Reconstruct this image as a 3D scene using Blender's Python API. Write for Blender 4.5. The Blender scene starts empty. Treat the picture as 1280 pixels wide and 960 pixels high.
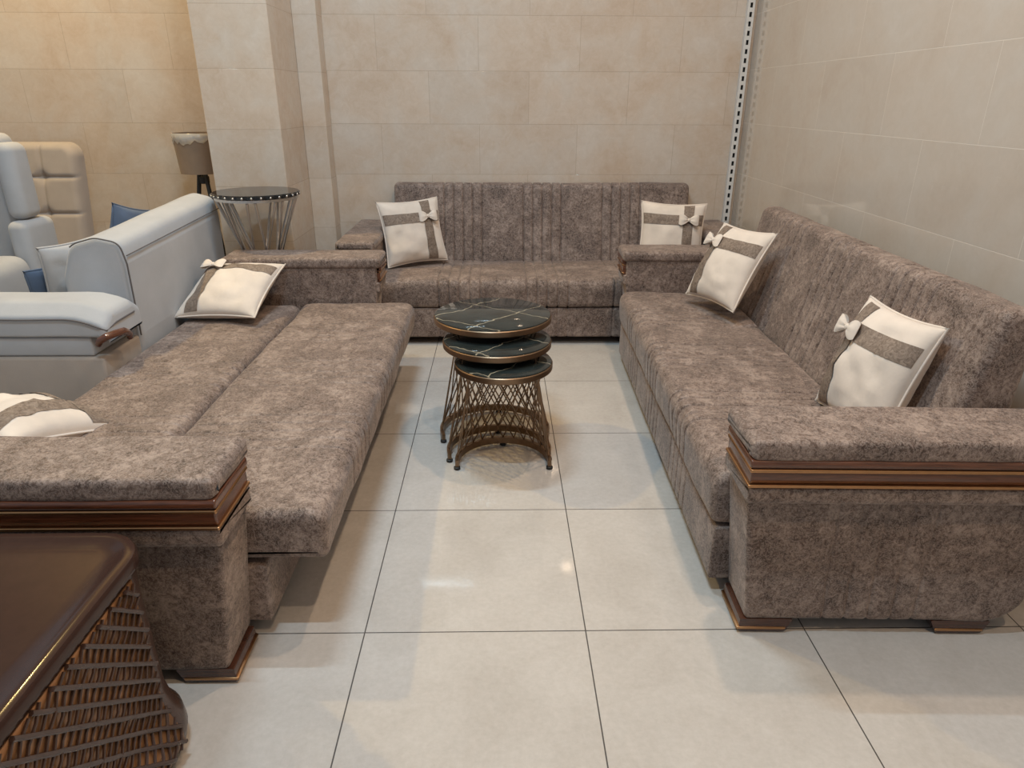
import bpy, bmesh, math, random
from mathutils import Vector, Matrix, noise

random.seed(7)
SC = bpy.context.scene
COL = SC.collection
PI = math.pi

# ------------------------------------------------------------------ camera
CAM_H = 1.337
cam_d = bpy.data.cameras.new('camera')
cam_d.sensor_width = 36.0
cam_d.lens = 24.15
cam_d.clip_start = 0.02
cam = bpy.data.objects.new('camera', cam_d)
COL.objects.link(cam)
p_, y_, r_ = 0.392217672, 0.0191344445, 0.00411383448
fwd = Vector((math.sin(y_) * math.cos(p_), math.cos(y_) * math.cos(p_), -math.sin(p_)))
rgt = Vector((math.cos(y_), -math.sin(y_), 0))
upv = rgt.cross(fwd)
rgt2 = rgt * math.cos(r_) + upv * math.sin(r_)
upv2 = upv * math.cos(r_) - rgt * math.sin(r_)
m3 = Matrix((rgt2, upv2, -fwd)).transposed()
cam.matrix_world = Matrix.Translation((0, 0, CAM_H)) @ m3.to_4x4()
SC.camera = cam

# ------------------------------------------------------------------ view
SC.view_settings.view_transform = 'Standard'
SC.view_settings.look = 'None'
SC.view_settings.exposure = -0.10
SC.view_settings.gamma = 1.0
SC.view_settings.use_curve_mapping = False
SC.cycles.use_denoising = True

# ------------------------------------------------------------------ world
W = bpy.data.worlds.new('showroom_light')
SC.world = W
W.use_nodes = True
bg = W.node_tree.nodes['Background']
bg.inputs[0].default_value = (0.80, 0.90, 1.0, 1)
bg.inputs[1].default_value = 0.42


def area_light(name, loc, size, power, color, rot=(0, 0, 0), spread=PI, shape='DISK', size_y=None):
    d = bpy.data.lights.new(name, 'AREA')
    d.shape = shape
    d.size = size
    if size_y:
        d.size_y = size_y
    d.energy = power
    d.color = color
    d.spread = spread
    o = bpy.data.objects.new(name, d)
    o.location = loc
    o.rotation_euler = rot
    COL.objects.link(o)
    return o


WARM = (1.0, 0.75, 0.52)
COOL = (0.62, 0.84, 1.0)
CEIL = 4.0
WARM_SPOTS = [(0.82, 2.34), (0.81, -0.09)]
COOL_TUBES = [(-0.62, 2.68), (-0.40, 0.87)]
for i_, (x_, yy_) in enumerate(WARM_SPOTS):
    area_light('warm_downlight_beam', (x_, yy_, CEIL - 0.03), 0.13, 40, WARM)
for i_, (x_, yy_) in enumerate(COOL_TUBES):
    area_light('cool_tube_beam', (x_, yy_, CEIL - 0.07), 0.6, 62, COOL, shape='RECTANGLE', size_y=0.05)
area_light('amber_downlight_beam', (-2.7, 3.75, CEIL - 0.03), 0.13, 85, (1.0, 0.71, 0.28))

# ------------------------------------------------------------------ node helpers


class Mat:
    def __init__(s, name):
        s.m = bpy.data.materials.new(name)
        s.m.use_nodes = True
        s.nt = s.m.node_tree
        s.b = s.nt.nodes['Principled BSDF']

    def node(s, t, **kw):
        n = s.nt.nodes.new(t)
        for k, v in kw.items():
            if k in n.inputs:
                n.inputs[k].default_value = v
            else:
                setattr(n, k, v)
        return n

    def link(s, a, b):
        s.nt.links.new(a, b)

    def coords(s):
        return s.node('ShaderNodeTexCoord').outputs['Object']

    def noise(s, vec, scale, detail=4.0, rough=0.55, dist=0.0):
        n = s.node('ShaderNodeTexNoise')
        n.inputs['Scale'].default_value = scale
        n.inputs['Detail'].default_value = detail
        n.inputs['Roughness'].default_value = rough
        n.inputs['Distortion'].default_value = dist
        s.link(vec, n.inputs['Vector'])
        return n.outputs['Fac']

    def ramp(s, fac, stops, interp='LINEAR'):
        n = s.node('ShaderNodeValToRGB')
        cr = n.color_ramp
        cr.interpolation = interp
        while len(cr.elements) < len(stops):
            cr.elements.new(0.5)
        for e, (p, c) in zip(cr.elements, stops):
            e.position = p
            e.color = (c[0], c[1], c[2], 1) if not isinstance(c, (int, float)) else (c, c, c, 1)
        s.link(fac, n.inputs['Fac'])
        return n.outputs['Color']

    def mix(s, fac, a, b, mode='MIX'):
        n = s.node('ShaderNodeMix', data_type='RGBA', blend_type=mode)
        for sock, v in ((0, fac), (6, a), (7, b)):
            if hasattr(v, 'is_output'):
                s.link(v, n.inputs[sock])
            elif isinstance(v, (int, float)):
                n.inputs[sock].default_value = v
            else:
                n.inputs[sock].default_value = (v[0], v[1], v[2], 1)
        return n.outputs[2]

    def math(s, op, a, b=None):
        n = s.node('ShaderNodeMath', operation=op)
        for i, v in enumerate((a, b)):
            if v is None:
                continue
            if hasattr(v, 'is_output'):
                s.link(v, n.inputs[i])
            else:
                n.inputs[i].default_value = v
        return n.outputs[0]

    def base(s, c):
        if hasattr(c, 'is_output'):
            s.link(c, s.b.inputs['Base Color'])
        else:
            s.b.inputs['Base Color'].default_value = (c[0], c[1], c[2], 1)

    def set(s, **kw):
        for k, v in kw.items():
            k = k.replace('_', ' ')
            if hasattr(v, 'is_output'):
                s.link(v, s.b.inputs[k])
            else:
                s.b.inputs[k].default_value = v

    def bump(s, h, strength, dist=0.01):
        n = s.node('ShaderNodeBump')
        n.inputs['Strength'].default_value = strength
        n.inputs['Distance'].default_value = dist
        s.link(h, n.inputs['Height'])
        s.link(n.outputs[0], s.b.inputs['Normal'])


def srgb(r, g, b):
    def f(c):
        c /= 255.0
        return c / 12.92 if c <= 0.04045 else ((c + 0.055) / 1.055) ** 2.4
    return (f(r), f(g), f(b))


def mottled_fabric():
    m = Mat('brown_mottled_suede')
    v = m.coords()
    cloud = m.noise(v, 8, 5, 0.6, 0.6)
    blot = m.noise(v, 48, 5, 0.65, 1.0)
    base = m.ramp(m.math('ADD', m.math('MULTIPLY', cloud, 0.45), m.math('MULTIPLY', blot, 0.55)),
                  [(0.39, srgb(64, 48, 40)), (0.50, srgb(101, 82, 72)), (0.61, srgb(146, 127, 115))])
    fib = m.noise(v, 75, 6, 0.7, 2.4)
    veins = m.ramp(fib, [(0.48, 0), (0.54, 1), (0.60, 0.15)])
    c = m.mix(m.math('MULTIPLY', veins, 0.55), base, srgb(178, 160, 149))
    dk = m.ramp(m.noise(v, 60, 5, 0.7, 1.6), [(0.33, 1), (0.46, 0)])
    c = m.mix(m.math('MULTIPLY', dk, 0.6), c, srgb(56, 40, 34))
    m.base(c)
    m.set(Roughness=0.62)
    m.b.inputs['Specular IOR Level'].default_value = 0.35
    m.b.inputs['Sheen Weight'].default_value = 0.18
    m.b.inputs['Sheen Roughness'].default_value = 0.5
    m.b.inputs['Sheen Tint'].default_value = (0.95, 0.86, 0.8, 1)
    m.bump(m.noise(v, 55, 5, 0.6, 1.5), 0.22, 0.004)
    return m.m


def plain_fabric(name, col, var=0.12, scale=160, sheen=0.2):
    m = Mat(name)
    v = m.coords()
    n = m.noise(v, 7, 4)
    lo = tuple(c * (1 - var) for c in col)
    hi = tuple(min(1, c * (1 + var)) for c in col)
    c = m.ramp(n, [(0.3, lo), (0.7, hi)])
    m.base(c)
    m.set(Roughness=0.8)
    m.b.inputs['Specular IOR Level'].default_value = 0.25
    m.b.inputs['Sheen Weight'].default_value = sheen
    m.bump(m.noise(v, scale, 3), 0.15, 0.003)
    return m.m


def ribbon_fabric():
    m = Mat('grey_brown_suede')
    v = m.coords()
    c = m.ramp(m.noise(v, 60, 6, 0.7, 1.5), [(0.35, srgb(94, 78, 67)), (0.62, srgb(143, 126, 112))])
    m.base(c)
    m.set(Roughness=0.75)
    m.bump(m.noise(v, 120, 4), 0.2, 0.003)
    return m.m


def wood_mat(name, a, b, rough=0.22):
    m = Mat(name)
    v = m.coords()
    mp = m.node('ShaderNodeMapping')
    mp.inputs['Scale'].default_value = (2, 2, 30)
    m.link(v, mp.inputs['Vector'])
    c = m.ramp(m.noise(mp.outputs[0], 6, 5, 0.6, 0.4), [(0.3, a), (0.7, b)])
    m.base(c)
    m.set(Roughness=rough)
    m.b.inputs['Coat Weight'].default_value = 0.5
    m.b.inputs['Coat Roughness'].default_value = 0.12
    return m.m


def metal_mat(name, col, rough=0.3, metallic=1.0):
    m = Mat(name)
    v = m.coords()
    n = m.noise(v, 40, 3)
    m.base(m.ramp(n, [(0.3, tuple(c * 0.88 for c in col)), (0.7, col)]))
    m.set(Roughness=rough, Metallic=metallic)
    return m.m


def marble_glass():
    m = Mat('black_marble_glass')
    v = m.coords()

    def vein(angle, scale, off, width):
        mp = m.node('ShaderNodeMapping')
        mp.inputs['Rotation'].default_value = (0, 0, angle)
        mp.inputs['Location'].default_value = (off, 0, 0)
        m.link(v, mp.inputs['Vector'])
        sx = m.node('ShaderNodeSeparateXYZ')
        m.link(mp.outputs[0], sx.inputs[0])
        wob = m.math('MULTIPLY', m.math('SUBTRACT', m.noise(v, 7, 3, 0.6), 0.5), 0.09)
        x = m.math('ADD', sx.outputs[0], wob)
        fr = m.math('FRACT', m.math('MULTIPLY', x, scale))
        d = m.math('ABSOLUTE', m.math('SUBTRACT', fr, 0.5))
        return m.ramp(d, [(0.0, 1), (width * scale, 0)])
    a = vein(0.75, 5.0, 0.03, 0.0042)
    b = vein(-0.95, 4.2, 0.06, 0.0036)
    ve = m.math('MAXIMUM', a, b)
    cloud = m.ramp(m.noise(v, 12, 5), [(0.3, (0.008, 0.011, 0.011)), (0.8, (0.030, 0.037, 0.036))])
    c = m.mix(m.math('MULTIPLY', ve, 0.75), cloud, srgb(176, 164, 140))
    m.base(c)
    m.set(Roughness=0.05)
    m.b.inputs['IOR'].default_value = 1.42
    return m.m


def floor_mat():
    m = Mat('glossy_cream_floor_tile')
    v = m.coords()
    mp = m.node('ShaderNodeMapping')
    mp.inputs['Location'].default_value = (0.36834, -1.470227, 0)
    m.link(v, mp.inputs['Vector'])
    br = m.node('ShaderNodeTexBrick', offset=0.0, squash=1.0)
    br.inputs['Scale'].default_value = 1.0
    br.inputs['Brick Width'].default_value = 0.6
    br.inputs['Row Height'].default_value = 0.6
    br.inputs['Mortar Size'].default_value = 0.0019
    br.inputs['Mortar Smooth'].default_value = 0.2
    m.link(mp.outputs[0], br.inputs['Vector'])
    cl = m.ramp(m.noise(v, 4.5, 6, 0.65, 0.6), [(0.3, srgb(178, 170, 162)), (0.7, srgb(194, 187, 180))])
    cl2 = m.mix(0.25, cl, m.ramp(m.noise(v, 60, 4, 0.7), [(0.35, srgb(172, 163, 154)), (0.65, srgb(200, 193, 186))]))
    scr = m.ramp(m.noise(v, 16, 8, 0.8, 3.0), [(0.685, 0), (0.70, 1), (0.715, 0)])
    cl2 = m.mix(m.math('MULTIPLY', scr, 0.10), cl2, srgb(130, 116, 104))
    m.base(m.mix(br.outputs['Fac'], cl2, srgb(70, 64, 60)))
    rg = m.ramp(m.noise(v, 9, 4), [(0.3, 0.03), (0.7, 0.05)])
    m.set(Roughness=m.mix(br.outputs['Fac'], rg, (0.7, 0.7, 0.7)))
    m.b.inputs['IOR'].default_value = 1.52
    m.bump(m.math('SUBTRACT', 1.0, br.outputs['Fac']), 0.25, 0.002)
    return m.m


def wall_mat(name, axis, u0, z0, width, row, warm=0.0, off=0.5, grout=srgb(168, 150, 132)):
    m = Mat(name)
    v = m.coords()
    sx = m.node('ShaderNodeSeparateXYZ')
    m.link(v, sx.inputs[0])
    cb = m.node('ShaderNodeCombineXYZ')
    m.link(m.math('SUBTRACT', sx.outputs[axis], u0), cb.inputs[0])
    m.link(m.math('SUBTRACT', sx.outputs[2], z0), cb.inputs[1])
    br = m.node('ShaderNodeTexBrick', offset=off, squash=1.0)
    br.inputs['Scale'].default_value = 1.0
    br.inputs['Brick Width'].default_value = width
    br.inputs['Row Height'].default_value = row
    br.inputs['Mortar Size'].default_value = 0.0016
    br.inputs['Mortar Smooth'].default_value = 0.3
    br.inputs['Bias'].default_value = 0.0
    br.inputs['Color1'].default_value = (0, 0, 0, 1)
    br.inputs['Color2'].default_value = (1, 1, 1, 1)
    m.link(cb.outputs[0], br.inputs['Vector'])
    big = m.noise(v, 3.2, 6, 0.62, 0.5)
    c = m.ramp(big, [(0.30, srgb(190, 166, 144)), (0.46, srgb(200, 181, 163)), (0.58, srgb(202, 188, 174)), (0.74, srgb(208, 198, 188))])
    fine = m.ramp(m.noise(v, 22, 8, 0.72, 0.8), [(0.3, srgb(180, 158, 134)), (0.7, srgb(214, 200, 184))])
    c = m.mix(0.30, c, fine)
    tone = m.node('ShaderNodeRGBToBW')
    m.link(br.outputs['Color'], tone.inputs[0])
    tn = m.ramp(tone.outputs[0], [(0, 0.93), (1, 1.0)])
    c = m.mix(1.0, c, tn, 'MULTIPLY')
    pit = m.ramp(m.noise(v, 26, 7, 0.8, 2.0), [(0.705, 0), (0.74, 1)])
    c = m.mix(m.math('MULTIPLY', pit, 0.35), c, srgb(130, 104, 80))
    hi = m.ramp(m.noise(v, 11, 9, 0.8, 1.6), [(0.60, 0), (0.72, 1)])
    c = m.mix(m.math('MULTIPLY', hi, 0.34), c, srgb(222, 214, 206))
    if warm:
        c = m.mix(warm, c, srgb(184, 176, 168))
    m.base(m.mix(m.math('MULTIPLY', br.outputs['Fac'], 0.6), c, grout))
    m.set(Roughness=0.06)
    m.b.inputs['Specular IOR Level'].default_value = 0.45
    m.bump(m.math('SUBTRACT', 1.0, br.outputs['Fac']), 0.35, 0.002)
    return m.m


M_FAB = mottled_fabric()
M_CREAM = plain_fabric('cream_velvet', srgb(214, 200, 187), 0.10, 90, 0.35)
M_RIB = ribbon_fabric()
M_GREY = plain_fabric('pale_grey_linen', srgb(172, 172, 174), 0.06, 220, 0.15)
M_GREYD = plain_fabric('taupe_grey_linen', srgb(166, 154, 144), 0.06, 220, 0.1)
M_NAVY = plain_fabric('slate_blue_linen', srgb(88, 102, 124), 0.10, 200, 0.1)
M_PIPE = plain_fabric('dark_grey_piping', srgb(96, 90, 88), 0.05, 200, 0.0)
M_WOOD = wood_mat('walnut_lacquer', srgb(70, 38, 25), srgb(112, 66, 44))
M_FOOT = wood_mat('dark_walnut_lacquer', srgb(52, 30, 22), srgb(84, 50, 36))
M_GOLD = metal_mat('brushed_gold_line', srgb(186, 142, 102), 0.32)
M_BRONZE = metal_mat('antique_bronze', srgb(140, 116, 94), 0.36)
M_SILVER = metal_mat('polished_silver', srgb(206, 202, 198), 0.34)
M_BLACK = metal_mat('black_rubber', (0.012, 0.012, 0.012), 0.5, 0.0)
M_MARB = marble_glass()
M_GLASSB = metal_mat('black_glass', (0.010, 0.011, 0.013), 0.06, 0.0)
M_DKBR = metal_mat('dark_brown_gloss', srgb(58, 40, 34), 0.14, 0.0)
M_DKBR.node_tree.nodes['Principled BSDF'].inputs['IOR'].default_value = 1.33
M_BRWV = metal_mat('bronze_weave_backing', srgb(160, 116, 80), 0.34, 0.35)
M_DKWV = metal_mat('dark_brown_weave', srgb(72, 52, 44), 0.24, 0.1)
M_WHITE = metal_mat('white_painted_steel', srgb(216, 212, 206), 0.4, 0.0)
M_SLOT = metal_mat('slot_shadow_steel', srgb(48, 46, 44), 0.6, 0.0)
M_SHADE = plain_fabric('taupe_lampshade_cloth', srgb(138, 116, 96), 0.12, 200, 0.1)
M_CEIL = metal_mat('white_ceiling_paint', srgb(226, 222, 216), 0.9, 0.0)

# ------------------------------------------------------------------ mesh helpers


def link_mesh(name, me, mat, parent=None, smooth=35):
    if smooth:
        me.shade_smooth()
        me.set_sharp_from_angle(angle=math.radians(smooth))
    me.materials.append(mat)
    o = bpy.data.objects.new(name, me)
    COL.objects.link(o)
    if parent:
        o.parent = parent
    return o


def from_bm(name, bm, mat, parent=None, smooth=35):
    bmesh.ops.recalc_face_normals(bm, faces=bm.faces)
    me = bpy.data.meshes.new(name)
    bm.to_mesh(me)
    bm.free()
    return link_mesh(name, me, mat, parent, smooth)


def add_box(bm, x0, x1, y0, y1, z0, z1, bev=0.0, seg=3):
    b = bmesh.new()
    bmesh.ops.create_cube(b, size=1.0)
    for v in b.verts:
        v.co = Vector(((x0 + x1) / 2 + v.co.x * (x1 - x0), (y0 + y1) / 2 + v.co.y * (y1 - y0), (z0 + z1) / 2 + v.co.z * (z1 - z0)))
    if bev:
        bmesh.ops.bevel(b, geom=list(b.edges), offset=bev, segments=seg, affect='EDGES', profile=0.5)
    merge(bm, b)


def merge(bm, b):
    me = bpy.data.meshes.new('tmp')
    b.to_mesh(me)
    b.free()
    bm.from_mesh(me)
    bpy.data.meshes.remove(me)


def add_tube(bm, pts, rad, n=8, closed=False, flat=None):
    """round tube along pts; flat=(w,h) gives a rectangular section with h along z"""
    pts = [Vector(p) for p in pts]
    rings = []
    N = len(pts)
    for i, p in enumerate(pts):
        if closed:
            t = (pts[(i + 1) % N] - pts[i - 1]).normalized()
        else:
            t = (pts[min(i + 1, N - 1)] - pts[max(i - 1, 0)]).normalized()
        ref = Vector((0, 0, 1)) if abs(t.z) < 0.95 else Vector((1, 0, 0))
        a = t.cross(ref).normalized()
        b = a.cross(t).normalized()
        ring = []
        if flat:
            w, h = flat
            for (s, u) in ((-1, -1), (1, -1), (1, 1), (-1, 1)):
                ring.append(bm.verts.new(p + a * s * w / 2 + b * u * h / 2))
        else:
            r = rad[i] if isinstance(rad, (list, tuple)) else rad
            for k in range(n):
                an = 2 * PI * k / n
                ring.append(bm.verts.new(p + a * math.cos(an) * r + b * math.sin(an) * r))
        rings.append(ring)
    m = len(rings[0])
    R = N if closed else N - 1
    for i in range(R):
        A, B = rings[i], rings[(i + 1) % N]
        for k in range(m):
            bm.faces.new((A[k], A[(k + 1) % m], B[(k + 1) % m], B[k]))
    if not closed:
        bm.faces.new(rings[0][::-1])
        bm.faces.new(rings[-1])


def add_lathe(bm, prof, center=(0, 0), n=48, rmod=None):
    """prof: list of (r,z), closed at ends with caps"""
    rings = []
    for (r, z) in prof:
        ring = []
        for k in range(n):
            a = 2 * PI * k / n
            rr = r * (rmod(a) if rmod else 1)
            ring.append(bm.verts.new((center[0] + rr * math.cos(a), center[1] + rr * math.sin(a), z)))
        rings.append(ring)
    for A, B in zip(rings[:-1], rings[1:]):
        for k in range(n):
            bm.faces.new((A[k], A[(k + 1) % n], B[(k + 1) % n], B[k]))
    bm.faces.new(rings[0][::-1])
    bm.faces.new(rings[-1])


def round_poly(pts, radii, seg=6, step=0.03):
    """pts: closed polygon (2D), radii per corner -> rounded, resampled 2D outline"""
    out = []
    n = len(pts)
    for i in range(n):
        p0, p, p1 = Vector(pts[i - 1]), Vector(pts[i]), Vector(pts[(i + 1) % n])
        r = radii[i] if isinstance(radii, (list, tuple)) else radii
        a, b = (p0 - p).normalized(), (p1 - p).normalized()
        ang = a.angle(b)
        d = min(r / math.tan(ang / 2), (p0 - p).length * 0.49, (p1 - p).length * 0.49)
        s, e = p + a * d, p + b * d
        for k in range(seg + 1):
            t = k / seg
            out.append(s * (1 - t) ** 2 + p * 2 * t * (1 - t) + e * t * t)
    res = []
    n = len(out)
    for i in range(n):
        p, q = out[i], out[(i + 1) % n]
        L = (q - p).length
        if L < 1e-6:
            continue
        res.append(p)
        m = int(L / step)
        for k in range(1, m + 1):
            res.append(p.lerp(q, k / (m + 1)))
    return res


def add_sweep(bm, prof, ts, pos, end_r=0.0, grooves=(), gd=0.006, gw=0.006, wob=0.0, only=None, gfilter=None):
    """sweep a closed 2D outline along stations ts; pos(a, b, t) -> Vector.
    ends pillow in by end_r, grooves pinch the outline inwards."""
    n = len(prof)
    area = sum(prof[i].x * prof[(i + 1) % n].y - prof[(i + 1) % n].x * prof[i].y for i in range(n))
    sg = 1 if area > 0 else -1
    nrm = []
    for i in range(n):
        d = (prof[(i + 1) % n] - prof[i - 1]).normalized()
        nrm.append(Vector((d.y, -d.x)) * sg)
    t0, t1 = ts[0], ts[-1]
    rings = []
    for t in ts:
        e = min(abs(t - t0), abs(t1 - t))
        ins = 0.0
        if end_r and e < end_r:
            ins = end_r - math.sqrt(max(0, end_r ** 2 - (end_r - e) ** 2))
        g = 0.0
        for gp in grooves:
            g = max(g, gd * math.exp(-((t - gp) / gw) ** 2))
        ring = []
        for i in range(n):
            gg = g if gfilter is None or gfilter(prof[i]) else 0.0
            w = wob * noise.noise(Vector((prof[i].x * 9, prof[i].y * 9, t * 6))) if wob else 0.0
            q = prof[i] - nrm[i] * (ins + gg - w)
            ring.append(bm.verts.new(pos(q.x, q.y, t)))
        rings.append(ring)
    for A, B in zip(rings[:-1], rings[1:]):
        for k in range(n):
            bm.faces.new((A[k], A[(k + 1) % n], B[(k + 1) % n], B[k]))
    bm.faces.new(rings[0][::-1])
    bm.faces.new(rings[-1])


def stations(t0, t1, end_r=0.0, grooves=(), gw=0.006, step=0.05):
    s = {t0, t1}
    m = max(1, int((t1 - t0) / step))
    for k in range(m + 1):
        s.add(t0 + (t1 - t0) * k / m)
    for k in range(1, 7):
        if end_r:
            s.add(t0 + end_r * (1 - math.cos(PI / 2 * k / 6)))
            s.add(t1 - end_r * (1 - math.cos(PI / 2 * k / 6)))
    for g in grooves:
        for k in (-2.2, -1.4, -0.8, -0.4, 0, 0.4, 0.8, 1.4, 2.2):
            s.add(g + k * gw)
    s = sorted(s)
    out = [s[0]]
    for v in s[1:]:
        if v - out[-1] > 1e-4:
            out.append(v)
    return out


def tag(o, label=None, cat=None, group=None, kind=None):
    if label:
        o['label'] = label
    if cat:
        o['category'] = cat
    if group:
        o['group'] = group
    if kind:
        o['kind'] = kind
    return o


def thing(name, label, cat, loc=(0, 0, 0), rotz=0.0, group=None):
    o = bpy.data.objects.new(name, None)
    o.empty_display_size = 0.1
    COL.objects.link(o)
    o.location = loc
    o.rotation_euler = (0, 0, rotz)
    return tag(o, label, cat, group)


def structure(name, bm, mat):
    o = from_bm(name, bm, mat, None, 0)
    o['kind'] = 'structure'
    return o


def boxes(name, specs, mat, parent=None, smooth=35):
    bm = bmesh.new()
    for s in specs:
        add_box(bm, *s)
    return from_bm(name, bm, mat, parent, smooth)


# ------------------------------------------------------------------ the room
YW = 4.64
XR = 1.55
bm = bmesh.new(); add_box(bm, -4.6, 1.75, -2.2, 4.84, -0.12, 0.0); structure('floor', bm, floor_mat())
bm = bmesh.new(); add_box(bm, -4.6, XR + 0.2, YW, YW + 0.2, 0, CEIL)
structure('wall_back', bm, wall_mat('wall_tile_beige', 0, -0.744, -0.026, 0.62, 0.305))
bm = bmesh.new(); add_box(bm, XR, XR + 0.2, -2.2, YW, 0, CEIL)
structure('wall_right', bm, wall_mat('wall_tile_greige', 1, 2.635, -0.012, 0.62, 0.305, warm=0.5, grout=srgb(222, 212, 200)))
bm = bmesh.new(); add_box(bm, -4.6, 1.75, -2.2, 4.84, CEIL, CEIL + 0.1); structure('ceiling', bm, M_CEIL)
M_PIL = wall_mat('pillar_tile_beige', 0, -1.9, -0.035, 1.2, 0.304, off=0.0)
bm = bmesh.new(); add_box(bm, -1.60, -1.195, 4.03, YW, 0, CEIL, 0.004, 1); structure('wall_pillar', bm, M_PIL)
bm = bmesh.new(); add_box(bm, -1.195, -1.055, 4.50, YW, 0, CEIL, 0.003, 1); structure('wall_pilaster', bm, M_PIL)

# ------------------------------------------------------------------ sofas
GRO = [c + k * 0.06 for c in (-0.505, 0.0, 0.505) for k in (-2, -1, 0, 1, 2)]
HL = 1.19          # half length
ARM_W = 0.21
DEEP = 0.78


def strip_pos(a, b, t):
    return Vector((t, a, b))


def make_sofa(root, bed=False):
    inner = HL - ARM_W
    # base rail
    prof = round_poly([(-0.012, 0.045), (0.70, 0.045), (0.70, 0.222), (-0.012, 0.222)], 0.012, 3, 0.05)
    bm = bmesh.new()
    gr = [] if bed else GRO
    add_sweep(bm, prof, stations(-inner + 0.002, inner - 0.002, 0.008, gr), strip_pos, 0.008, gr, 0.004)
    from_bm('base', bm, M_FAB, root)
    bm = bmesh.new()
    for sx in (-0.9, 0.9):
        b = bmesh.new()
        add_lathe(b, [(0.018, 0.0), (0.021, 0.004), (0.021, 0.03), (0.027, 0.034), (0.027, 0.047)], (sx, 0.06), 16)
        from_bm('base_foot', b, M_BLACK, root)
    bm.free()
    # seat mattress
    y0 = -0.19 if bed else -0.035
    y1 = y0 + 0.572
    zt, zf, zb = (0.374, 0.385, 0.235) if bed else (0.384, 0.397, 0.226)
    prof = round_poly([(y0 + 0.012, zb), (y1, zb), (y1, zt), (y0, zf)], [0.03, 0.02, 0.045 if bed else 0.03, 0.062], 7, 0.022)
    bm = bmesh.new()
    e = inner - 0.004
    add_sweep(bm, prof, stations(-e, e, 0.03, GRO, 0.0045), strip_pos, 0.03, GRO, 0.004 if bed else 0.008, 0.0045, 0.006)
    from_bm('seat', bm, M_FAB, root)
    # backrest
    if bed:
        pr_ = round_poly([(y1 + 0.004, 0.225), (0.868, 0.225), (0.868, 0.376), (y1 + 0.004, 0.376)], [0.02, 0.04, 0.04, 0.05], 7, 0.022)
    else:
        pr_ = round_poly([(0.545, 0.36), (0.668, 0.846), (0.768, 0.846), (0.735, 0.30), (0.56, 0.30)], [0.03, 0.045, 0.035, 0.03, 0.02], 7, 0.022)
    bm = bmesh.new()
    eb = 0.945
    add_sweep(bm, pr_, stations(-eb, eb, 0.03, GRO, 0.0045), strip_pos, 0.03, GRO, 0.004 if bed else 0.009, 0.0045, 0.005)
    from_bm('backrest', bm, M_FAB, root)
    # arms
    for s in (-1, 1):
        def X(t, s=s):
            return s * t
        xo, xi = HL, inner
        # panel (x,z outline swept along depth)
        gy = [0.24, 0.302, 0.365, 0.43, 0.49]
        prof = round_poly([(X(xi), 0.042), (X(xo - 0.042), 0.042), (X(xo - 0.040), 0.43), (X(xo - 0.055), 0.46), (X(xo - 0.05), 0.556), (X(xi), 0.556)], [0.012, 0.02, 0.01, 0.01, 0.004, 0.008], 4, 0.035)

        def panel_pos(a, b, t):
            k = t / DEEP
            z = b
            # lean of the front face, rounded rear bottom corner
            y = t + 0.045 * (1 - k) ** 3 * max(0, (0.45 - z) / 0.40)
            rr = 0.10
            if t > DEEP - rr - 0.005:
                q = (t - (DEEP - rr - 0.005)) / rr
                lift = rr * (1 - math.sqrt(max(0, 1 - min(1, q) ** 2)))
                z = z + lift * max(0, (0.455 - z) / 0.40)
            y -= 0.012 * math.sin(PI * min(1, max(0, (0.455 - z) / 0.40))) * (k > 0.2) * (1 - k)
            return Vector((a, y, z))
        bm = bmesh.new()
        add_sweep(bm, prof, stations(0.0, DEEP - 0.005, 0.012, gy, 0.005, 0.03), panel_pos, 0.012, gy, 0.0055, 0.005, 0.004,
                  gfilter=lambda q: abs(q.x) > HL - 0.06)
        arm = from_bm('armrest', bm, M_FAB, root)
        # lip
        lipx = [(X(xi + 0.002), 0.425), (X(xo - 0.004), 0.425), (X(xo - 0.002), 0.476), (X(xi + 0.002), 0.476)]
        prof = round_poly(lipx, [0.008, 0.026, 0.006, 0.006], 6, 0.04)
        bm = bmesh.new()
        add_sweep(bm, prof, stations(-0.012, DEEP, 0.015), lambda a, b, t: Vector((a, t, b)), 0.012)
        from_bm('welt', bm, M_FAB, arm)
        # wood trim: dark upper bead, gold line, dark band, gold line
        def bead(name, zlo, zhi, out, mat):
            bm = bmesh.new()
            pf = round_poly([(X(xi + 0.02), zlo), (X(xo + out), zlo), (X(xo + out), zhi), (X(xi + 0.02), zhi)],
                            [0.002, (zhi - zlo) * 0.45, (zhi - zlo) * 0.45, 0.002], 4, 0.06)
            add_sweep(bm, pf, stations(-0.014 - out, DEEP - 0.01, 0.006), lambda a, b, t: Vector((a, t, b)), 0.004)
            return from_bm(name, bm, mat, arm)
        bead('wood_trim', 0.476, 0.553, 0.0, M_WOOD)
        bead('wood_bead', 0.534, 0.556, 0.006, M_WOOD)
        bead('gold_line', 0.522, 0.532, 0.005, M_GOLD)
        bead('gold_line', 0.482, 0.490, 0.006, M_GOLD)
        # pad
        prof = round_poly([(X(xi - 0.008), 0.548), (X(xo + 0.004), 0.553), (X(xo + 0.002), 0.604), (X(xi - 0.008), 0.604)],
                          [0.02, 0.012, 0.018, 0.022], 6, 0.03)
        bm = bmesh.new()
        add_sweep(bm, prof, stations(-0.022, DEEP, 0.024, (), 0.006, 0.04), lambda a, b, t: Vector((a, t, b)), 0.022, (), 0, 0, 0.003)
        from_bm('arm_pad', bm, M_FAB, arm)
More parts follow.
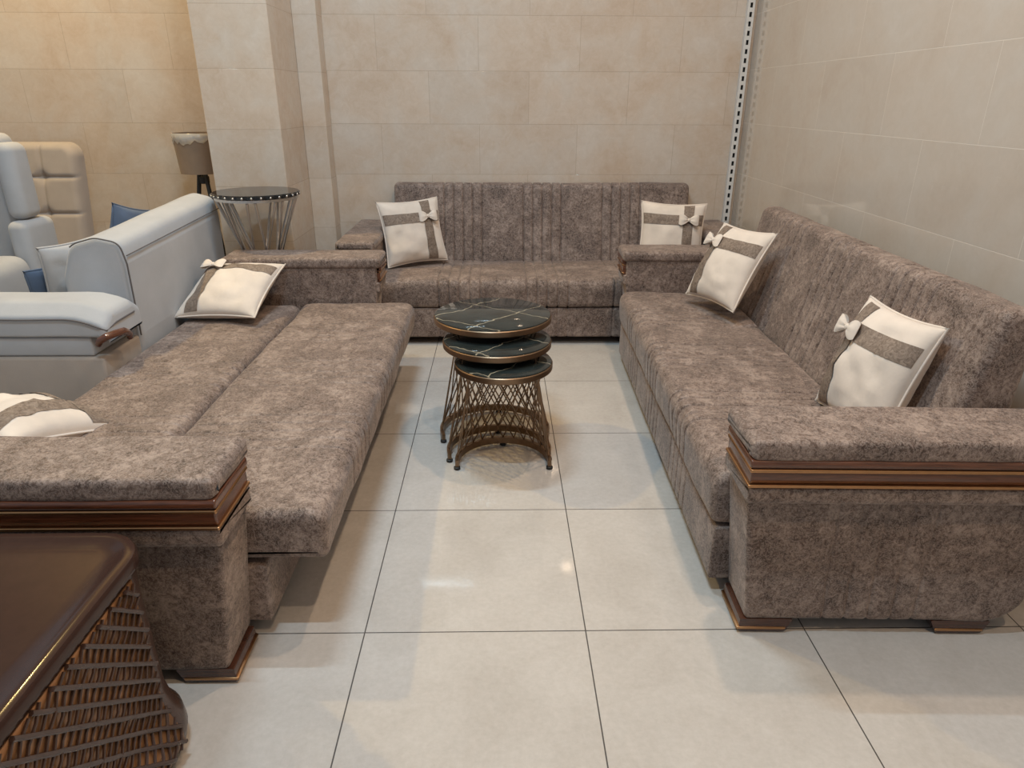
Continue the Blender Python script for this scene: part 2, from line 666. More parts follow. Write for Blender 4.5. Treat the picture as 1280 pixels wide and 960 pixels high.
        # inner apron between the pad and the seat
        # feet
        for (fa, fb, front) in ((0.030, 0.165, True), (0.565, 0.695, False)):
            bm = bmesh.new()
            xa, xb = sorted((X(xi + 0.015), X(xo - 0.045)))
            pf = [(fa, 0.006), (fb - 0.008, 0.006), (fb + 0.012, 0.046), (fa + (0.004 if front else -0.02), 0.046)]
            pf = round_poly(pf, 0.005, 3, 0.06)
            add_sweep(bm, pf, [xa, xb], lambda a, b, t: Vector((t, a, b)))
            ft = from_bm('wood_foot', bm, M_FOOT, arm)
            if front:
                bm = bmesh.new()
                add_box(bm, xa - 0.003, xb + 0.003, fa - 0.004, fb - 0.006, 0.012, 0.020, 0.003, 2)
                add_box(bm, xa + 0.05, xa + 0.08, fa + 0.06, fa + 0.09, 0.0, 0.012, 0.003, 1)
            else:
                bm = bmesh.new()
                add_box(bm, xa - 0.003, xb + 0.003, fa - 0.004, fb - 0.004, 0.012, 0.020, 0.003, 2)
                add_box(bm, xa + 0.05, xa + 0.08, fa + 0.03, fa + 0.06, 0.0, 0.012, 0.003, 1)
            from_bm('foot_line', bm, M_GOLD, arm)


sofa_b = thing('sofa', 'brown mottled sofa along the back wall, backrest upright', 'sofa', (0.275, 3.857, 0), 0.0, 'brown sofa set')
make_sofa(sofa_b)
sofa_r = thing('sofa', 'brown mottled sofa along the right wall, backrest upright', 'sofa', (0.645, 2.605, 0), math.radians(-91.6), 'brown sofa set')
make_sofa(sofa_r)
sofa_l = thing('sofa_bed', 'brown mottled sofa folded flat into a bed beside the grey sofa', 'sofa bed', (-0.62, 2.445, 0), math.radians(90), 'brown sofa set')
make_sofa(sofa_l, True)

# ------------------------------------------------------------------ pillows


def pillow_z(u, v, th):
    return th * (max(0.0, (1 - u * u)) * max(0.0, (1 - v * v))) ** 0.42


def pillow_pt(u, v, a, th, side, seed, pinch=0.085, wr=0.006):
    x = a * u * (1 - pinch * (1 - v * v) ** 1.0)
    z = a * v * (1 - pinch * (1 - u * u) ** 1.0)
    d = pillow_z(u, v, th)
    w = noise.noise(Vector((u * 2.3 + seed, v * 2.3, side * 3.1))) * wr * 2 + noise.noise(Vector((u * 6 + seed, v * 6, side))) * wr
    d = d + w * min(1, 3 * (1 - max(abs(u), abs(v))))
    return Vector((x, -side * max(d, 0.0), z))   # front faces -y


def add_patch(bm, us, vs, fn):
    g = [[bm.verts.new(fn(u, v)) for u in us] for v in vs]
    for j in range(len(vs) - 1):
        for i in range(len(us) - 1):
            bm.faces.new((g[j][i], g[j][i + 1], g[j + 1][i + 1], g[j + 1][i]))


def lin(a, b, n):
    return [a + (b - a) * k / n for k in range(n + 1)]


def make_pillow(root, size=0.39, th=0.075, seed=0.0, cu=0.42, cv=0.42, ribbon=True, mat=None, bow_roll=0.0, bow=True):
    a = size / 2
    mat = mat or M_CREAM
    N = 30
    us = [math.sin(PI / 2 * t) for t in lin(-1, 1, N)]
    bm = bmesh.new()
    add_patch(bm, us, us, lambda u, v: pillow_pt(u, v, a, th, 1, seed))
    add_patch(bm, us[::-1], us, lambda u, v: pillow_pt(u, v, a, th, -1, seed))
    bmesh.ops.remove_doubles(bm, verts=bm.verts, dist=0.0004)
    from_bm('cover', bm, mat, root, 80)
    # piping round the rim
    rim = []
    for (p, q) in (((-1, -1), (1, -1)), ((1, -1), (1, 1)), ((1, 1), (-1, 1)), ((-1, 1), (-1, -1))):
        for k in range(16):
            t = k / 16
            pt = pillow_pt(p[0] + (q[0] - p[0]) * t, p[1] + (q[1] - p[1]) * t, a, th, 1, seed)
            rim.append(Vector((pt.x * 1.012, 0, pt.z * 1.012)))
    bm = bmesh.new()
    add_tube(bm, rim, 0.0045, 6, closed=True)
    from_bm('piping', bm, mat, root, 80)
    if not ribbon:
        return
    hw = 0.165
    tv = [0.975 * math.sin(PI / 2 * t) for t in lin(-1, 1, 30)]

    def off(u, v):
        p = pillow_pt(u, v, a, th, 1, seed)
        return Vector((p.x, p.y - 0.0022, p.z))
    bm = bmesh.new()
    add_patch(bm, lin(cu - hw, cu + hw, 8), tv, off)
    from_bm('ribbon', bm, M_RIB, root, 80)
    bm = bmesh.new()
    add_patch(bm, tv, lin(cv - hw, cv + hw, 8), lambda u, v: off(u, v) - Vector((0, 0.0012, 0)))
    from_bm('ribbon', bm, M_RIB, root, 80)
    if not bow:
        return
    c = pillow_pt(cu, cv, a, th, 1, seed) - Vector((0, 0.012, 0))
    bm = bmesh.new()
    cr, sr = math.cos(bow_roll), math.sin(bow_roll)

    def place(x, y, z):
        return Vector((c.x + x * cr - z * sr, c.y + y, c.z + x * sr + z * cr))
    for s in (-1, 1):
        for side in (1, -1):
            def loop(u, v, s=s, side=side):
                # u 0..1 outward, v -1..1 across
                wid = 0.009 + 0.023 * math.sin(PI * min(1, u * 0.62 + 0.02)) * (1 if u < 0.85 else 1 - (u - 0.85) * 1.2)
                puff = 0.013 * math.sin(PI * min(1, u)) ** 0.7 * (1 - v * v * 0.5)
                crease = 0.003 * math.sin(v * 7 + s) * (1 - u)
                return place(s * (0.006 + 0.052 * u), -0.004 - side * puff + crease - 0.004, v * wid)
            uu = lin(0, 1, 10) if side * s > 0 else lin(0, 1, 10)[::-1]
            add_patch(bm, uu, lin(-1, 1, 8), loop)
    bmesh.ops.remove_doubles(bm, verts=bm.verts, dist=0.0008)
    bow = from_bm('bow', bm, M_CREAM, root, 80)
    b = bmesh.new()
    bmesh.ops.create_uvsphere(b, u_segments=14, v_segments=8, radius=1.0)
    for v in b.verts:
        v.co = place(v.co.x * 0.009, v.co.y * 0.010 - 0.006, v.co.z * 0.012)
    from_bm('knot', b, M_CREAM, bow, 80)


def pose(root, center, right, up):
    r = Vector(right).normalized()
    u = Vector(up)
    u = (u - r * u.dot(r)).normalized()
    n = r.cross(u)          # local y = u x r ... front (-y) faces viewer
    y = u.cross(r)
    M = Matrix((r, y, u)).transposed()
    root.matrix_world = Matrix.Translation(center) @ M.to_4x4()


PILL = 'cream cushions with bows'
P1 = thing('throw_pillow', 'cream cushion with brown ribbons and bow at left end of the back sofa', 'cushion', group=PILL)
make_pillow(P1, 0.385, 0.07, 1.3, 0.50, 0.42)
pose(P1, (-0.528, 4.235, 0.59), (0.885, 0.45, 0.03), (-0.19, 0.26, 0.947))
P2 = thing('throw_pillow', 'cream cushion with bow at right end of the back sofa, lower half behind an armrest', 'cushion', group=PILL)
make_pillow(P2, 0.385, 0.07, 4.1, 0.48, 0.48)
pose(P2, (1.045, 4.19, 0.580), (0.985, -0.12, -0.03), (0.0, 0.26, 0.961))
P3 = thing('throw_pillow', 'cream cushion with bow leaning on the right sofa backrest beside its far armrest', 'cushion', group=PILL)
make_pillow(P3, 0.385, 0.075, 7.7, 0.46, 0.60, bow_roll=PI / 2)
P4 = thing('throw_pillow', 'cream cushion with bow leaning on the right sofa backrest just behind its near armrest', 'cushion', group=PILL)
make_pillow(P4, 0.38, 0.075, 11.9, 0.46, 0.62, bow_roll=PI / 2)


def pose_rot(root, center, right, up):
    """crossing of the ribbons sits upper left: turn the cushion a quarter in its plane"""
    r, u = Vector(right).normalized(), Vector(up)
    u = (u - r * u.dot(r)).normalized()
    # local x -> up ; local z -> -right
    pose(root, center, u, -r)


pose_rot(P3, (1.085, 3.20, 0.615), (0.31, -0.95, 0.034), (0.451, 0.179, 0.874))
pose_rot(P4, (1.155, 1.955, 0.575), (0.045, -0.998, 0.033), (0.328, 0.046, 0.944))
P5 = thing('throw_pillow', 'cream cushion with bow lying on the sofa bed against its far armrest', 'cushion', group=PILL)
make_pillow(P5, 0.40, 0.075, 15.2, 0.58, 0.58, bow_roll=PI / 2)
pose_rot(P5, (-1.285, 3.235, 0.490), (0.985, -0.165, 0.05), (0.125, 0.90, 0.40))
P6 = thing('throw_pillow', 'cream cushion with brown ribbon lying on the sofa bed behind its near armrest', 'cushion', group=PILL)
make_pillow(P6, 0.38, 0.085, 21.4, -0.52, -0.66, bow=False)
k_ = Vector((-1.335, 1.69, 0.462))
e_l = Vector((-0.95, 0.30, 0.07)).normalized()
e_s = Vector((0.25, 0.90, -0.30))
e_s = (e_s - e_l * e_s.dot(e_l)).normalized()
# the top edge (local -x side crossing) lies on the near armrest, the front faces up and away
pose(P6, k_ + e_l * 0.19 + e_s * 0.19, e_l, -e_s)

# ------------------------------------------------------------------ nest of three tables


def arc(cx, cy, r, a0, a1, z, n=40):
    return [(cx + r * math.cos(math.radians(a0 + (a1 - a0) * k / n)), cy + r * math.sin(math.radians(a0 + (a1 - a0) * k / n)), z) for k in range(n + 1)]


def nest_table(label, cx, cy, r, h, bx, by, br, a0, a1, nr):
    t = thing('nesting_table', label, 'side table', (cx, cy, 0), 0, 'nest of side tables')
    bm = bmesh.new()
    add_lathe(bm, [(r - 0.012, h - 0.010), (r - 0.004, h - 0.010), (r - 0.004, h - 0.002), (r - 0.008, h), (0.001, h)], (0, 0), 72)
    from_bm('marble_top', bm, M_MARB, t)
    bm = bmesh.new()
    for A, B in (((r - 0.012, h - 0.030), (r, h - 0.030)), ):
        pass
    add_lathe(bm, [(r - 0.02, h - 0.030), (r - 0.003, h - 0.030), (r, h - 0.027), (r, h - 0.008), (r - 0.003, h - 0.005), (r - 0.02, h - 0.0105)], (0, 0), 72)
    from_bm('rim', bm, M_BRONZE, t)
    dx, dy = bx - cx, by - cy
    bm = bmesh.new()
    add_tube(bm, arc(dx, dy, br, a0, a1, 0.025, 48), 0, flat=(0.014, 0.027))
    base = from_bm('base_ring', bm, M_BRONZE, t)
    for a in (a0 + 1.5, (a0 + a1) / 2, a1 - 1.5):
        b = bmesh.new()
        x, y = dx + br * math.cos(math.radians(a)), dy + br * math.sin(math.radians(a))
        add_lathe(b, [(0.010, 0.0), (0.013, 0.002), (0.013, 0.010), (0.010, 0.0115)], (x, y), 14)
        from_bm('rubber_foot', b, M_BLACK, base)
    # lattice of straight rods, half one way and half the other
    tw = 70
    rt = br * 0.78
    lo, hi = a0 + 6, a1 - 6
    for d in (1, -1):
        for k in range(nr):
            a = lo + (hi - lo) * (k + 0.5) / nr
            b2 = a + d * tw * (1.0)
            # keep the top ends inside the arc
            b2 = max(lo - 25, min(hi + 25, b2))
            p0 = (dx + br * math.cos(math.radians(a)), dy + br * math.sin(math.radians(a)), 0.037)
            p1 = (dx + rt * math.cos(math.radians(b2)), dy + rt * math.sin(math.radians(b2)), h - 0.029)
            b = bmesh.new()
            add_tube(b, [p0, p1], 0.0027, 7)
            from_bm('rod', b, M_BRONZE, t)


nest_table('tallest of the three black marble nesting tables, topmost disc', -0.028, 2.665, 0.236, 0.545, -0.022, 2.665, 0.228, -28, 200, 13)
nest_table('middle black marble nesting table, between the highest and lowest tops', -0.010, 2.525, 0.210, 0.487, -0.004, 2.475, 0.204, -14, 196, 13)
nest_table('lowest black marble nesting table, in front of the other two', 0.014, 2.435, 0.186, 0.430, 0.0125, 2.382, 0.182, -8, 188, 13)

# ------------------------------------------------------------------ round silver side table by the pillar
T = thing('pedestal_table', 'round black topped side table on silver rods before the pillar', 'side table', (-1.275, 3.735, 0))
bm = bmesh.new()
R_, H_ = 0.222, 0.89
add_lathe(bm, [(R_ - 0.012, H_ - 0.022), (R_, H_ - 0.018), (R_, H_ - 0.006), (R_ - 0.006, H_), (0.001, H_)], (0, 0), 180,
          lambda a: 1 - 0.018 * (0.5 + 0.5 * math.cos(a * 30)) ** 2)
from_bm('glass_top', bm, M_GLASSB, T, 40)
for k in range(30):
    a = 2 * PI * (k + 0.5) / 30
    b = bmesh.new()
    bmesh.ops.create_icosphere(b, subdivisions=1, radius=0.0075)
    for v in b.verts:
        v.co += Vector((R_ * 0.99 * math.cos(a), R_ * 0.99 * math.sin(a), H_ - 0.012))
    from_bm('stud', b, M_SILVER, T, 60)
bm = bmesh.new()
add_lathe(bm, [(R_ - 0.035, H_ - 0.036), (R_ - 0.012, H_ - 0.036), (R_ - 0.012, H_ - 0.0225), (R_ - 0.035, H_ - 0.0225)], (0, 0), 64)
from_bm('rim', bm, M_SILVER, T)
zw = 0.46
for k in range(9):
    a = 2 * PI * k / 9
    for d in (-1, 1):
        b = bmesh.new()
        r1, r0 = R_ - 0.022, 0.062
        a1, am = a + d * 0.10, a + d * 0.62
        p1 = Vector((r1 * math.cos(a1), r1 * math.sin(a1), H_ - 0.037))
        pm = Vector((r0 * math.cos(am), r0 * math.sin(am), zw))
        ab = a + d * 1.1
        p0 = Vector((0.105 * math.cos(ab), 0.105 * math.sin(ab), 0.020))
        add_tube(b, [p1, pm, p0], 0.0072, 8)
        from_bm('rod', b, M_SILVER, T)
bm = bmesh.new()
add_lathe(bm, [(0.085, 0.0), (0.118, 0.0), (0.120, 0.004), (0.120, 0.016), (0.116, 0.020), (0.085, 0.020)], (0, 0), 48)
from_bm('base_ring', bm, M_SILVER, T)

# ------------------------------------------------------------------ tripod floor lamp behind the pillar
L = thing('tripod_lamp', 'tripod lamp with taupe drum shade half hidden by the pillar', 'lamp', (-1.79, 4.36, 0))
bm = bmesh.new()
ro, zt, zb2 = 0.140, 1.150, 0.922
rings = []
for (r, z) in ((0.124, zb2), (ro, zt), (ro - 0.004, zt), (0.120, zb2)):
    rings.append([bm.verts.new((r * math.cos(2 * PI * k / 48), r * math.sin(2 * PI * k / 48), z)) for k in range(48)])
for A, B in zip(rings, rings[1:] + rings[:1]):
    for k in range(48):
        bm.faces.new((A[k], A[(k + 1) % 48], B[(k + 1) % 48], B[k]))
sh = from_bm('lamp_shade', bm, M_SHADE, L)
bm = bmesh.new()
n_ = 26
top_, bot_ = [], []
for k in range(n_ + 1):
    a = math.radians(170 + 150 * k / n_)
    dz = 0.052 + 0.030 * noise.noise(Vector((k * 0.55, 1.7, 0))) + (0.012 if k % 3 == 0 else 0)
    rb = ro + 0.003 - (ro - 0.124) * dz / (zt - zb2)
    top_.append(bm.verts.new(((ro + 0.0025) * math.cos(a), (ro + 0.0025) * math.sin(a), zt + 0.001)))
    bot_.append(bm.verts.new((rb * math.cos(a), rb * math.sin(a), zt - dz)))
for k in range(n_):
    bm.faces.new((top_[k], top_[k + 1], bot_[k + 1], bot_[k]))
mw = Mat('torn_clear_wrap'); mw.base(srgb(214, 206, 196)); mw.set(Roughness=0.2); mw.b.inputs['Alpha'].default_value = 0.5
wr = from_bm('torn_wrapper', bm, mw.m, sh)
sol = wr.modifiers.new('thickness', 'SOLIDIFY'); sol.thickness = 0.001
bm = bmesh.new()
add_lathe(bm, [(0.026, 0.86), (0.030, 0.865), (0.030, 0.90), (0.012, 0.905), (0.012, 1.0), (0.001, 1.0)], (0, 0), 20)
hub = from_bm('hub', bm, M_BLACK, L)
bm = bmesh.new()
for k in range(3):
    a = 2 * PI * k / 3
    add_tube(bm, [(0.01 * math.cos(a), 0.01 * math.sin(a), 0.99), (0.123 * math.cos(a), 0.123 * math.sin(a), 0.99)], 0.003, 6)
from_bm('spider', bm, M_BLACK, L)
for k, an in enumerate((205, 320, 85)):
    b = bmesh.new()
    a = math.radians(an)
    add_tube(b, [(0.022 * math.cos(a), 0.022 * math.sin(a), 0.925), (0.17 * math.cos(a), 0.17 * math.sin(a), 0.006)], 0.0125, 10)
    from_bm('leg', b, M_BLACK, L)

# ------------------------------------------------------------------ slotted steel upright in the corner
S = thing('slotted_upright', 'white slotted steel shelving upright standing in the wall corner', 'shelf upright', (1.505, YW, 0))
bm = bmesh.new()
wd, ht = 0.042, 2.75
sw, pitch, slot = 0.015, 0.05, 0.027
add_box(bm, -wd / 2, -sw / 2, -0.030, -0.027, 0, ht)
add_box(bm, sw / 2, wd / 2, -0.030, -0.027, 0, ht)
for k in range(int(ht / pitch)):
    add_box(bm, -sw / 2, sw / 2, -0.030, -0.027, k * pitch + slot, (k + 1) * pitch)
add_box(bm, -wd / 2, -wd / 2 + 0.003, -0.027, -0.001, 0, ht)
add_box(bm, wd / 2 - 0.003, wd / 2, -0.027, -0.001, 0, ht)
from_bm('channel', bm, M_WHITE, S, 0)
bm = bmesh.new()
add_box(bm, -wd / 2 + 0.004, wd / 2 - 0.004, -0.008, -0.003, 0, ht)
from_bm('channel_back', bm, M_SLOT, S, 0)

# ------------------------------------------------------------------ grey sofa behind the sofa bed (its back to the bed)
GX, GY = -1.95, 3.1
G = thing('grey_sofa', 'pale grey sofa with its back to the sofa bed', 'sofa', (GX, GY, 0))


def gpos(a, b, t):
    return Vector((a - GX, t - GY, b))


# backrest: outline in (x,z) swept along y, its top rising towards the far end
prof = round_poly([(-1.53, 0.08), (-1.503, 0.42), (-1.50, 0.72), (-1.515, 0.805), (-1.61, 0.825), (-1.72, 0.795), (-1.775, 0.66), (-1.775, 0.30), (-1.75, 0.08)],
                  [0.01, 0.03, 0.04, 0.05, 0.09, 0.09, 0.09, 0.02, 0.01], 6, 0.03)
bm = bmesh.new()
add_sweep(bm, prof, stations(2.765, 3.79, 0.035), lambda a, b, t: gpos(a, b + 0.05 * max(0, (b - 0.4) / 0.4) * (t - 2.765) - 0.0, t), 0.03, (), 0, 0, 0.002)
back = from_bm('backrest', bm, M_GREY, G)
bm = bmesh.new()
pts = [gpos(-1.4985, 0.752 + 0.05 * 0.88 * (t - 2.765), t) for t in lin(2.775, 3.785, 12)]
add_tube(bm, pts, 0.0022, 6)
edge = [gpos(q.x + 0.001, q.y, 2.767) for q in prof if q.y > 0.42 and q.x > -1.72]
add_tube(bm, edge, 0.003, 6)
from_bm('piping', bm, M_PIPE, back)
bm = bmesh.new()
add_box(bm, -2.24 - GX, -1.505 - GX, 2.475 - GY, 2.76 - GY, 0.05, 0.425, 0.012, 3)
add_box(bm, -2.24 - GX, -1.78 - GX, 2.76 - GY, 3.79 - GY, 0.05, 0.28, 0.012, 3)
from_bm('base', bm, M_GREYD, G)
bm = bmesh.new()
add_box(bm, -2.22 - GX, -1.785 - GX, 2.765 - GY, 3.78 - GY, 0.282, 0.46, 0.05, 5)
from_bm('seat_cushion', bm, M_GREY, G)
bm = bmesh.new()
add_box(bm, -2.23 - GX, -1.545 - GX, 2.49 - GY, 2.745 - GY, 0.427, 0.502, 0.008, 3)
armg = from_bm('armrest', bm, M_GREY, G)
prof = round_poly([(2.478, 0.505), (2.758, 0.505), (2.758, 0.585), (2.70, 0.625), (2.54, 0.628), (2.480, 0.585)], [0.012, 0.012, 0.03, 0.04, 0.05, 0.025], 6, 0.03)


def armpad(a, b, t):
    k = max(0.0, (t + 1.62) / 0.16)
    dz = -0.05 * min(1, k) ** 2 * (b > 0.52)
    return Vector((t - GX, a - GY, b + dz + 0.004 * noise.noise(Vector((a * 8, t * 5, 2)))))


bm = bmesh.new()
add_sweep(bm, prof, stations(-2.22, -1.475, 0.03), armpad, 0.022)
pad = from_bm('arm_cushion', bm, M_GREY, armg)
bm = bmesh.new()
pp_ = [armpad(2.474, 0.575, t) for t in lin(-2.21, -1.50, 24)]
add_tube(bm, pp_ + [armpad(2.49, 0.57, -1.478), armpad(2.56, 0.585, -1.474), armpad(2.70, 0.585, -1.474)], 0.0028, 6)
from_bm('piping', bm, M_PIPE, pad)
bm = bmesh.new()
hp = [Vector((x - GX, y - GY, z)) for x, y, z in ((-1.505, 2.462, 0.482), (-1.492, 2.458, 0.500), (-1.468, 2.462, 0.514), (-1.448, 2.49, 0.518), (-1.442, 2.54, 0.512), (-1.446, 2.58, 0.490), (-1.452, 2.59, 0.468))]
add_tube(bm, hp, [0.011, 0.013, 0.014, 0.014, 0.014, 0.013, 0.011], 12)
o_ = from_bm('wood_scroll', bm, M_WOOD, armg)
o_['label'] = 'dark wood scroll at arm end'

Q = 'loose cushions on the grey sofa'
g1 = thing('throw_pillow', 'plain pale grey cushion leaning inside the grey sofa backrest', 'cushion', group=Q)
make_pillow(g1, 0.36, 0.05, 31.0, ribbon=False, mat=M_GREY)
pose(g1, (-1.845, 3.02, 0.600), (0.35, 0.93, 0.05), (0.15, -0.05, 0.98))
g2 = thing('throw_pillow', 'slate blue cushion peeking out behind the plain grey cushion', 'cushion', group=Q)
make_pillow(g2, 0.36, 0.035, 37.0, ribbon=False, mat=M_NAVY)
pose(g2, (-1.925, 3.03, 0.50), (0.35, 0.93, 0.05), (0.10, -0.05, 0.98))
g3 = thing('throw_pillow', 'slate blue cushion corner showing above the grey sofa backrest', 'cushion', group=Q)
make_pillow(g3, 0.40, 0.06, 43.0, ribbon=False, mat=M_NAVY)
pose(g3, (-1.875, 3.58, 0.632), (0.15, 0.97, -0.22), (0.22, 0.25, 0.94))

# ------------------------------------------------------------------ grey armchairs at the far left


def tufted_back(bm, x0, x1, yb, z0, z1, lean, cols, rows):
    """button-less biscuit tufted slab leaning back, front faces -y"""
    nx, nz = 70, 90
    W_, H2 = x1 - x0, z1 - z0

    def corner(u, v):
        # round the upper corners
        r = 0.07
        x, z = x0 + W_ * u, z0 + H2 * v
        return x, z

    def front(u, v):
        x, z = corner(u, v)
        eu = min(u, 1 - u) * W_
        ev = min(v, 1 - v) * H2
        edge = min(1, max(0.0, min(eu, ev)) / 0.04)
        edge = math.sqrt(max(0, 1 - (1 - edge) ** 2))
        gu = min(abs(u - c) for c in cols) * W_
        gv = min(abs(v - c) for c in rows) * H2
        g = 0.014 * math.exp(-(gu / 0.010) ** 2) + 0.014 * math.exp(-(gv / 0.010) ** 2)
        g = min(g, 0.018) + 0.022 * math.exp(-((gu ** 2 + gv ** 2) / 0.03 ** 2))
        y = yb - 0.05 - 0.06 * edge + g * edge
        # rounded top corners
        rc = 0.08
        for cx in (x0 + rc, x1 - rc):
            if (x < x0 + rc and cx == x0 + rc or x > x1 - rc and cx == x1 - rc) and z > z1 - rc:
                dx, dz = x - cx, z - (z1 - rc)
                L_ = math.hypot(dx, dz)
                m_ = max(abs(dx), abs(dz))
                if L_ > 1e-6:
                    x, z = cx + dx * m_ / L_, z1 - rc + dz * m_ / L_
        return Vector((x, y + lean * (z - z0), z))

    def backf(u, v):
        p = front(u, v)
        return Vector((p.x, yb + lean * (p.z - z0), p.z))
    us = [0.5 - 0.5 * math.cos(PI * t) for t in lin(0, 1, nx)]
    us = lin(0, 1, nx)
    vs = lin(0, 1, nz)
    add_patch(bm, us, vs, front)
    add_patch(bm, us[::-1], vs, backf)
    # sides
    for (e0, f) in ((0, True), (1, False)):
        a = [bm.verts.new(front(e0, v)) for v in vs]
        b = [bm.verts.new(backf(e0, v)) for v in vs]
        for k in range(nz):
            bm.faces.new((a[k], a[k + 1], b[k + 1], b[k]))
    for e0 in (0, 1):
        a = [bm.verts.new(front(u, e0)) for u in us]
        b = [bm.verts.new(backf(u, e0)) for u in us]
        for k in range(nx):
            bm.faces.new((a[k], a[k + 1], b[k + 1], b[k]))
    bmesh.ops.remove_doubles(bm, verts=bm.verts, dist=0.0005)


C1 = thing('armchair', 'taupe armchair with square tufted back against the far left wall', 'armchair', (-2.855, 4.25, 0))
bm = bmesh.new()
tufted_back(bm, -0.30, 0.315, 0.10, 0.30, 1.09, 0.16, (0.25, 0.665), (0.49, 0.755))
from_bm('backrest', bm, M_GREYD, C1, 60)
bm = bmesh.new(); add_box(bm, -0.29, 0.29, -0.36, 0.06, 0.26, 0.44, 0.05, 5); from_bm('seat_cushion', bm, M_GREYD, C1)
bm = bmesh.new(); add_box(bm, -0.30, 0.30, -0.36, 0.10, 0.10, 0.255, 0.02, 3); from_bm('base', bm, M_GREYD, C1)
for sx in (-1, 1):
    for sy in (-0.32, 0.06):
        b = bmesh.new()
        add_lathe(b, [(0.012, 0), (0.014, 0.002), (0.022, 0.10), (0.001, 0.10)], (sx * 0.26, sy), 12)
        from_bm('leg', b, M_WOOD, C1)

C2 = thing('wing_chair', 'pale grey wing chair at the left edge in front of the tufted armchair', 'armchair', (-2.775, 3.62, 0))
bm = bmesh.new(); add_box(bm, -0.29, 0.29, 0.02, 0.17, 0.28, 1.175, 0.045, 5); from_bm('backrest', bm, M_GREY, C2)
for s in (-1, 1):
    bm = bmesh.new()
    x0, x1 = sorted((s * 0.292, s * 0.392))
    add_box(bm, x0, x1, -0.06, 0.10, 0.765, 1.135, 0.045, 6)
    from_bm('wing', bm, M_GREY, C2)
    bm = bmesh.new()
    x0, x1 = sorted((s * 0.295, s * 0.40))
    add_box(bm, x0, x1, -0.10, 0.16, 0.12, 0.762, 0.04, 6)
    from_bm('side_panel', bm, M_GREY, C2)
    bm = bmesh.new()
    x0, x1 = sorted((s * 0.19, s * 0.385))
    prof = round_poly([(x0, 0.12), (x1, 0.12), (x1, 0.60), (x0, 0.60)], [0.02, 0.02, 0.08, 0.08], 6, 0.04)
    add_sweep(bm, prof, stations(-0.46, -0.105, 0.025), lambda a, b, t: Vector((a, t, b)), 0.025)
    from_bm('armrest', bm, M_GREY, C2)
bm = bmesh.new(); add_box(bm, -0.185, 0.185, -0.46, 0.015, 0.24, 0.45, 0.045, 5); from_bm('seat_cushion', bm, M_GREY, C2)
bm = bmesh.new(); add_box(bm, -0.185, 0.185, -0.44, 0.015, 0.12, 0.236, 0.015, 3); from_bm('base', bm, M_GREY, C2)
for sx in (-1, 1):
    for sy in (-0.40, 0.08):
        b = bmesh.new()
        add_lathe(b, [(0.014, 0), (0.016, 0.002), (0.024, 0.13), (0.001, 0.13)], (sx * 0.32, sy), 12)
        from_bm('leg', b, M_WOOD, C2)

# ------------------------------------------------------------------ dark woven coffee table in the near left corner
TX, TY = -1.06, 0.80
F = thing('coffee_table', 'dark brown gloss coffee table with woven bronze sides in the near left corner', 'coffee table', (TX, TY, 0))
x0, x1, y0, y1 = -0.345, 0.345, -0.40, 0.40


def rr_outline(g, r, n=10, z=0.0):
    pts = []
    for (cx, cy, a0) in ((x1 - r, y1 - r, 0), (x0 + r, y1 - r, 90), (x0 + r, y0 + r, 180), (x1 - r, y0 + r, 270)):
        for k in range(n + 1):
            a = math.radians(a0 + 90 * k / n)
            pts.append((cx + (r + g) * math.cos(a), cy + (r + g) * math.sin(a)))
    return pts


def loft(bm, levels):
    rings = [[bm.verts.new((x, y, z)) for x, y in rr_outline(g, 0.095)] for g, z in levels]
    for A, B in zip(rings[:-1], rings[1:]):
        n = len(A)
        for k in range(n):
            bm.faces.new((A[k], A[(k + 1) % n], B[(k + 1) % n], B[k]))
    bm.faces.new(rings[0][::-1])
    bm.faces.new(rings[-1])


TZ = 0.515
bm = bmesh.new()
loft(bm, [(-0.004, TZ - 0.030), (0.004, TZ - 0.027), (0.004, TZ - 0.010), (0.0, TZ - 0.002), (-0.008, TZ), (-0.020, TZ), (-0.024, TZ - 0.003), (-0.06, TZ - 0.003)])
from_bm('table_top', bm, M_DKBR, F, 40)
bm = bmesh.new()
loft(bm, [(0.004, 0.012), (0.016, 0.022), (0.022, 0.05), (0.018, 0.085), (0.004, 0.11), (-0.006, 0.16), (-0.008, 0.40), (-0.006, TZ - 0.031)])
from_bm('body', bm, M_DKWV, F, 50)
bm = bmesh.new()
loft(bm, [(-0.02, 0.0), (-0.01, 0.0), (-0.01, 0.011), (-0.02, 0.011)])
from_bm('plinth', bm, M_BLACK, F, 40)


def side_x(z):
    # the face bellies outward towards the floor
    if z < 0.05:
        g = 0.016 + 0.006 * (z / 0.05)
    elif z < 0.16:
        k = (z - 0.05) / 0.11
        g = 0.022 - 0.029 * (3 * k * k - 2 * k ** 3)
    else:
        g = -0.007
    return x1 + g


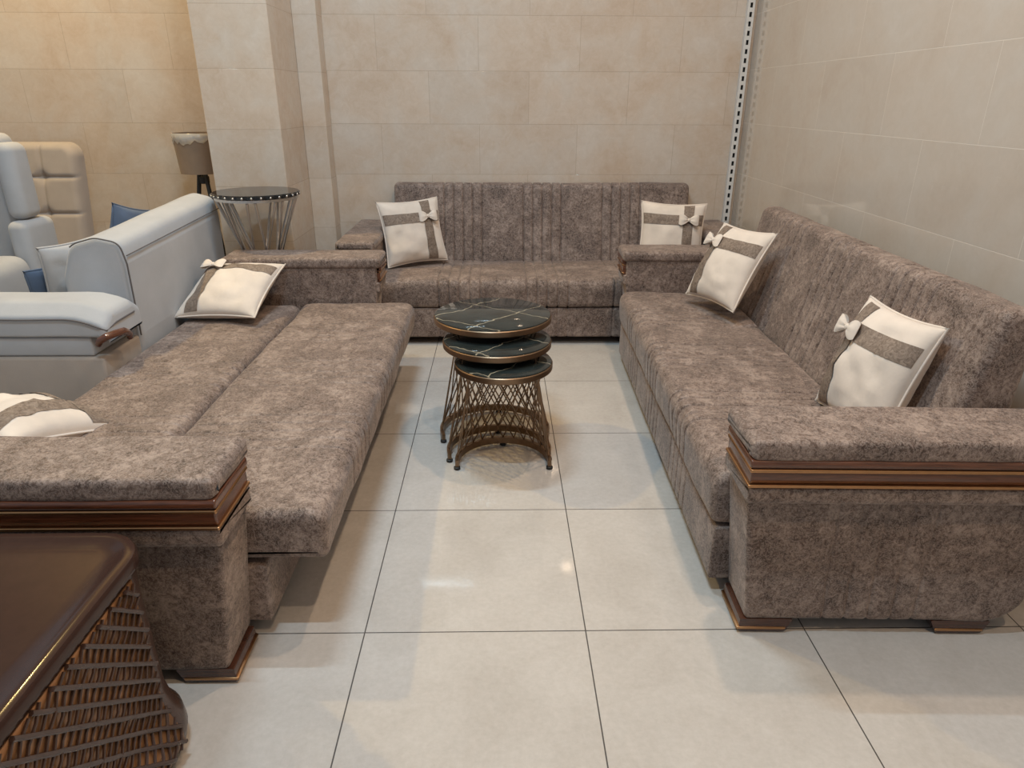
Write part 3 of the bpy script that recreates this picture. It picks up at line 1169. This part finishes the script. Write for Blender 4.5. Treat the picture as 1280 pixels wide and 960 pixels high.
ya, yb_ = y0 + 0.095, y1 - 0.096
za, zb_ = 0.045, TZ - 0.044
bm = bmesh.new()
add_patch(bm, lin(ya, yb_, 6), lin(za, zb_, 24), lambda u, v: Vector((side_x(v) + 0.003, u, v)))
pn = from_bm('backing_panel', bm, M_BRWV, F, 60)
pn.modifiers.new('thickness', 'SOLIDIFY').thickness = 0.003
bm = bmesh.new()


def weave(slope, gap, rad, lift):
    """parallel strands z = c + slope * y, clipped to the panel, following its belly"""
    span = (yb_ - ya) * abs(slope)
    c = za - (span if slope > 0 else 0)
    end = zb_ + (span if slope < 0 else 0)
    while c < end:
        lo, hi = ya, yb_
        for lim in (za, zb_):
            yy = ya + (lim - c) / slope
            rising = slope > 0
            if (lim == za) == rising:
                lo = max(lo, yy)
            else:
                hi = min(hi, yy)
        if hi - lo > 0.01:
            pts = []
            m = max(3, int((hi - lo) / 0.02))
            for k in range(m + 1):
                y = lo + (hi - lo) * k / m
                z = c + slope * (y - ya)
                pts.append((side_x(z) + lift + 0.0025 * math.sin(y * 130 + c * 60), y, z))
            add_tube(bm, pts, rad, 6)
        c += gap


weave(-0.95, 0.044, 0.0050, 0.008)
weave(1.05, 0.032, 0.0032, 0.0065)
from_bm('woven_lattice', bm, M_DKWV, F, 60)

# ------------------------------------------------------------------ ceiling lights
for (x_, yy_) in WARM_SPOTS + [(-2.7, 3.75)]:
    o = thing('downlight', 'small round warm ceiling downlight', 'ceiling light', (x_, yy_, CEIL), 0, 'ceiling downlights')
    bm = bmesh.new()
    n = 36
    rings = []
    for (r, z) in ((0.075, -0.001), (0.095, -0.001), (0.093, -0.028), (0.075, -0.028)):
        rings.append([bm.verts.new((r * math.cos(2 * PI * k / n), r * math.sin(2 * PI * k / n), z)) for k in range(n)])
    for A, B in zip(rings, rings[1:] + rings[:1]):
        for k in range(n):
            bm.faces.new((A[k], A[(k + 1) % n], B[(k + 1) % n], B[k]))
    from_bm('ring', bm, M_WHITE, o)
for (x_, yy_) in COOL_TUBES:
    o = thing('tube_light', 'white ceiling batten of a cool tube light', 'ceiling light', (x_, yy_, CEIL), 0, 'ceiling tube lights')
    bm = bmesh.new(); add_box(bm, -0.30, 0.30, -0.04, 0.04, -0.055, -0.001, 0.006, 2)
    from_bm('batten', bm, M_WHITE, o)
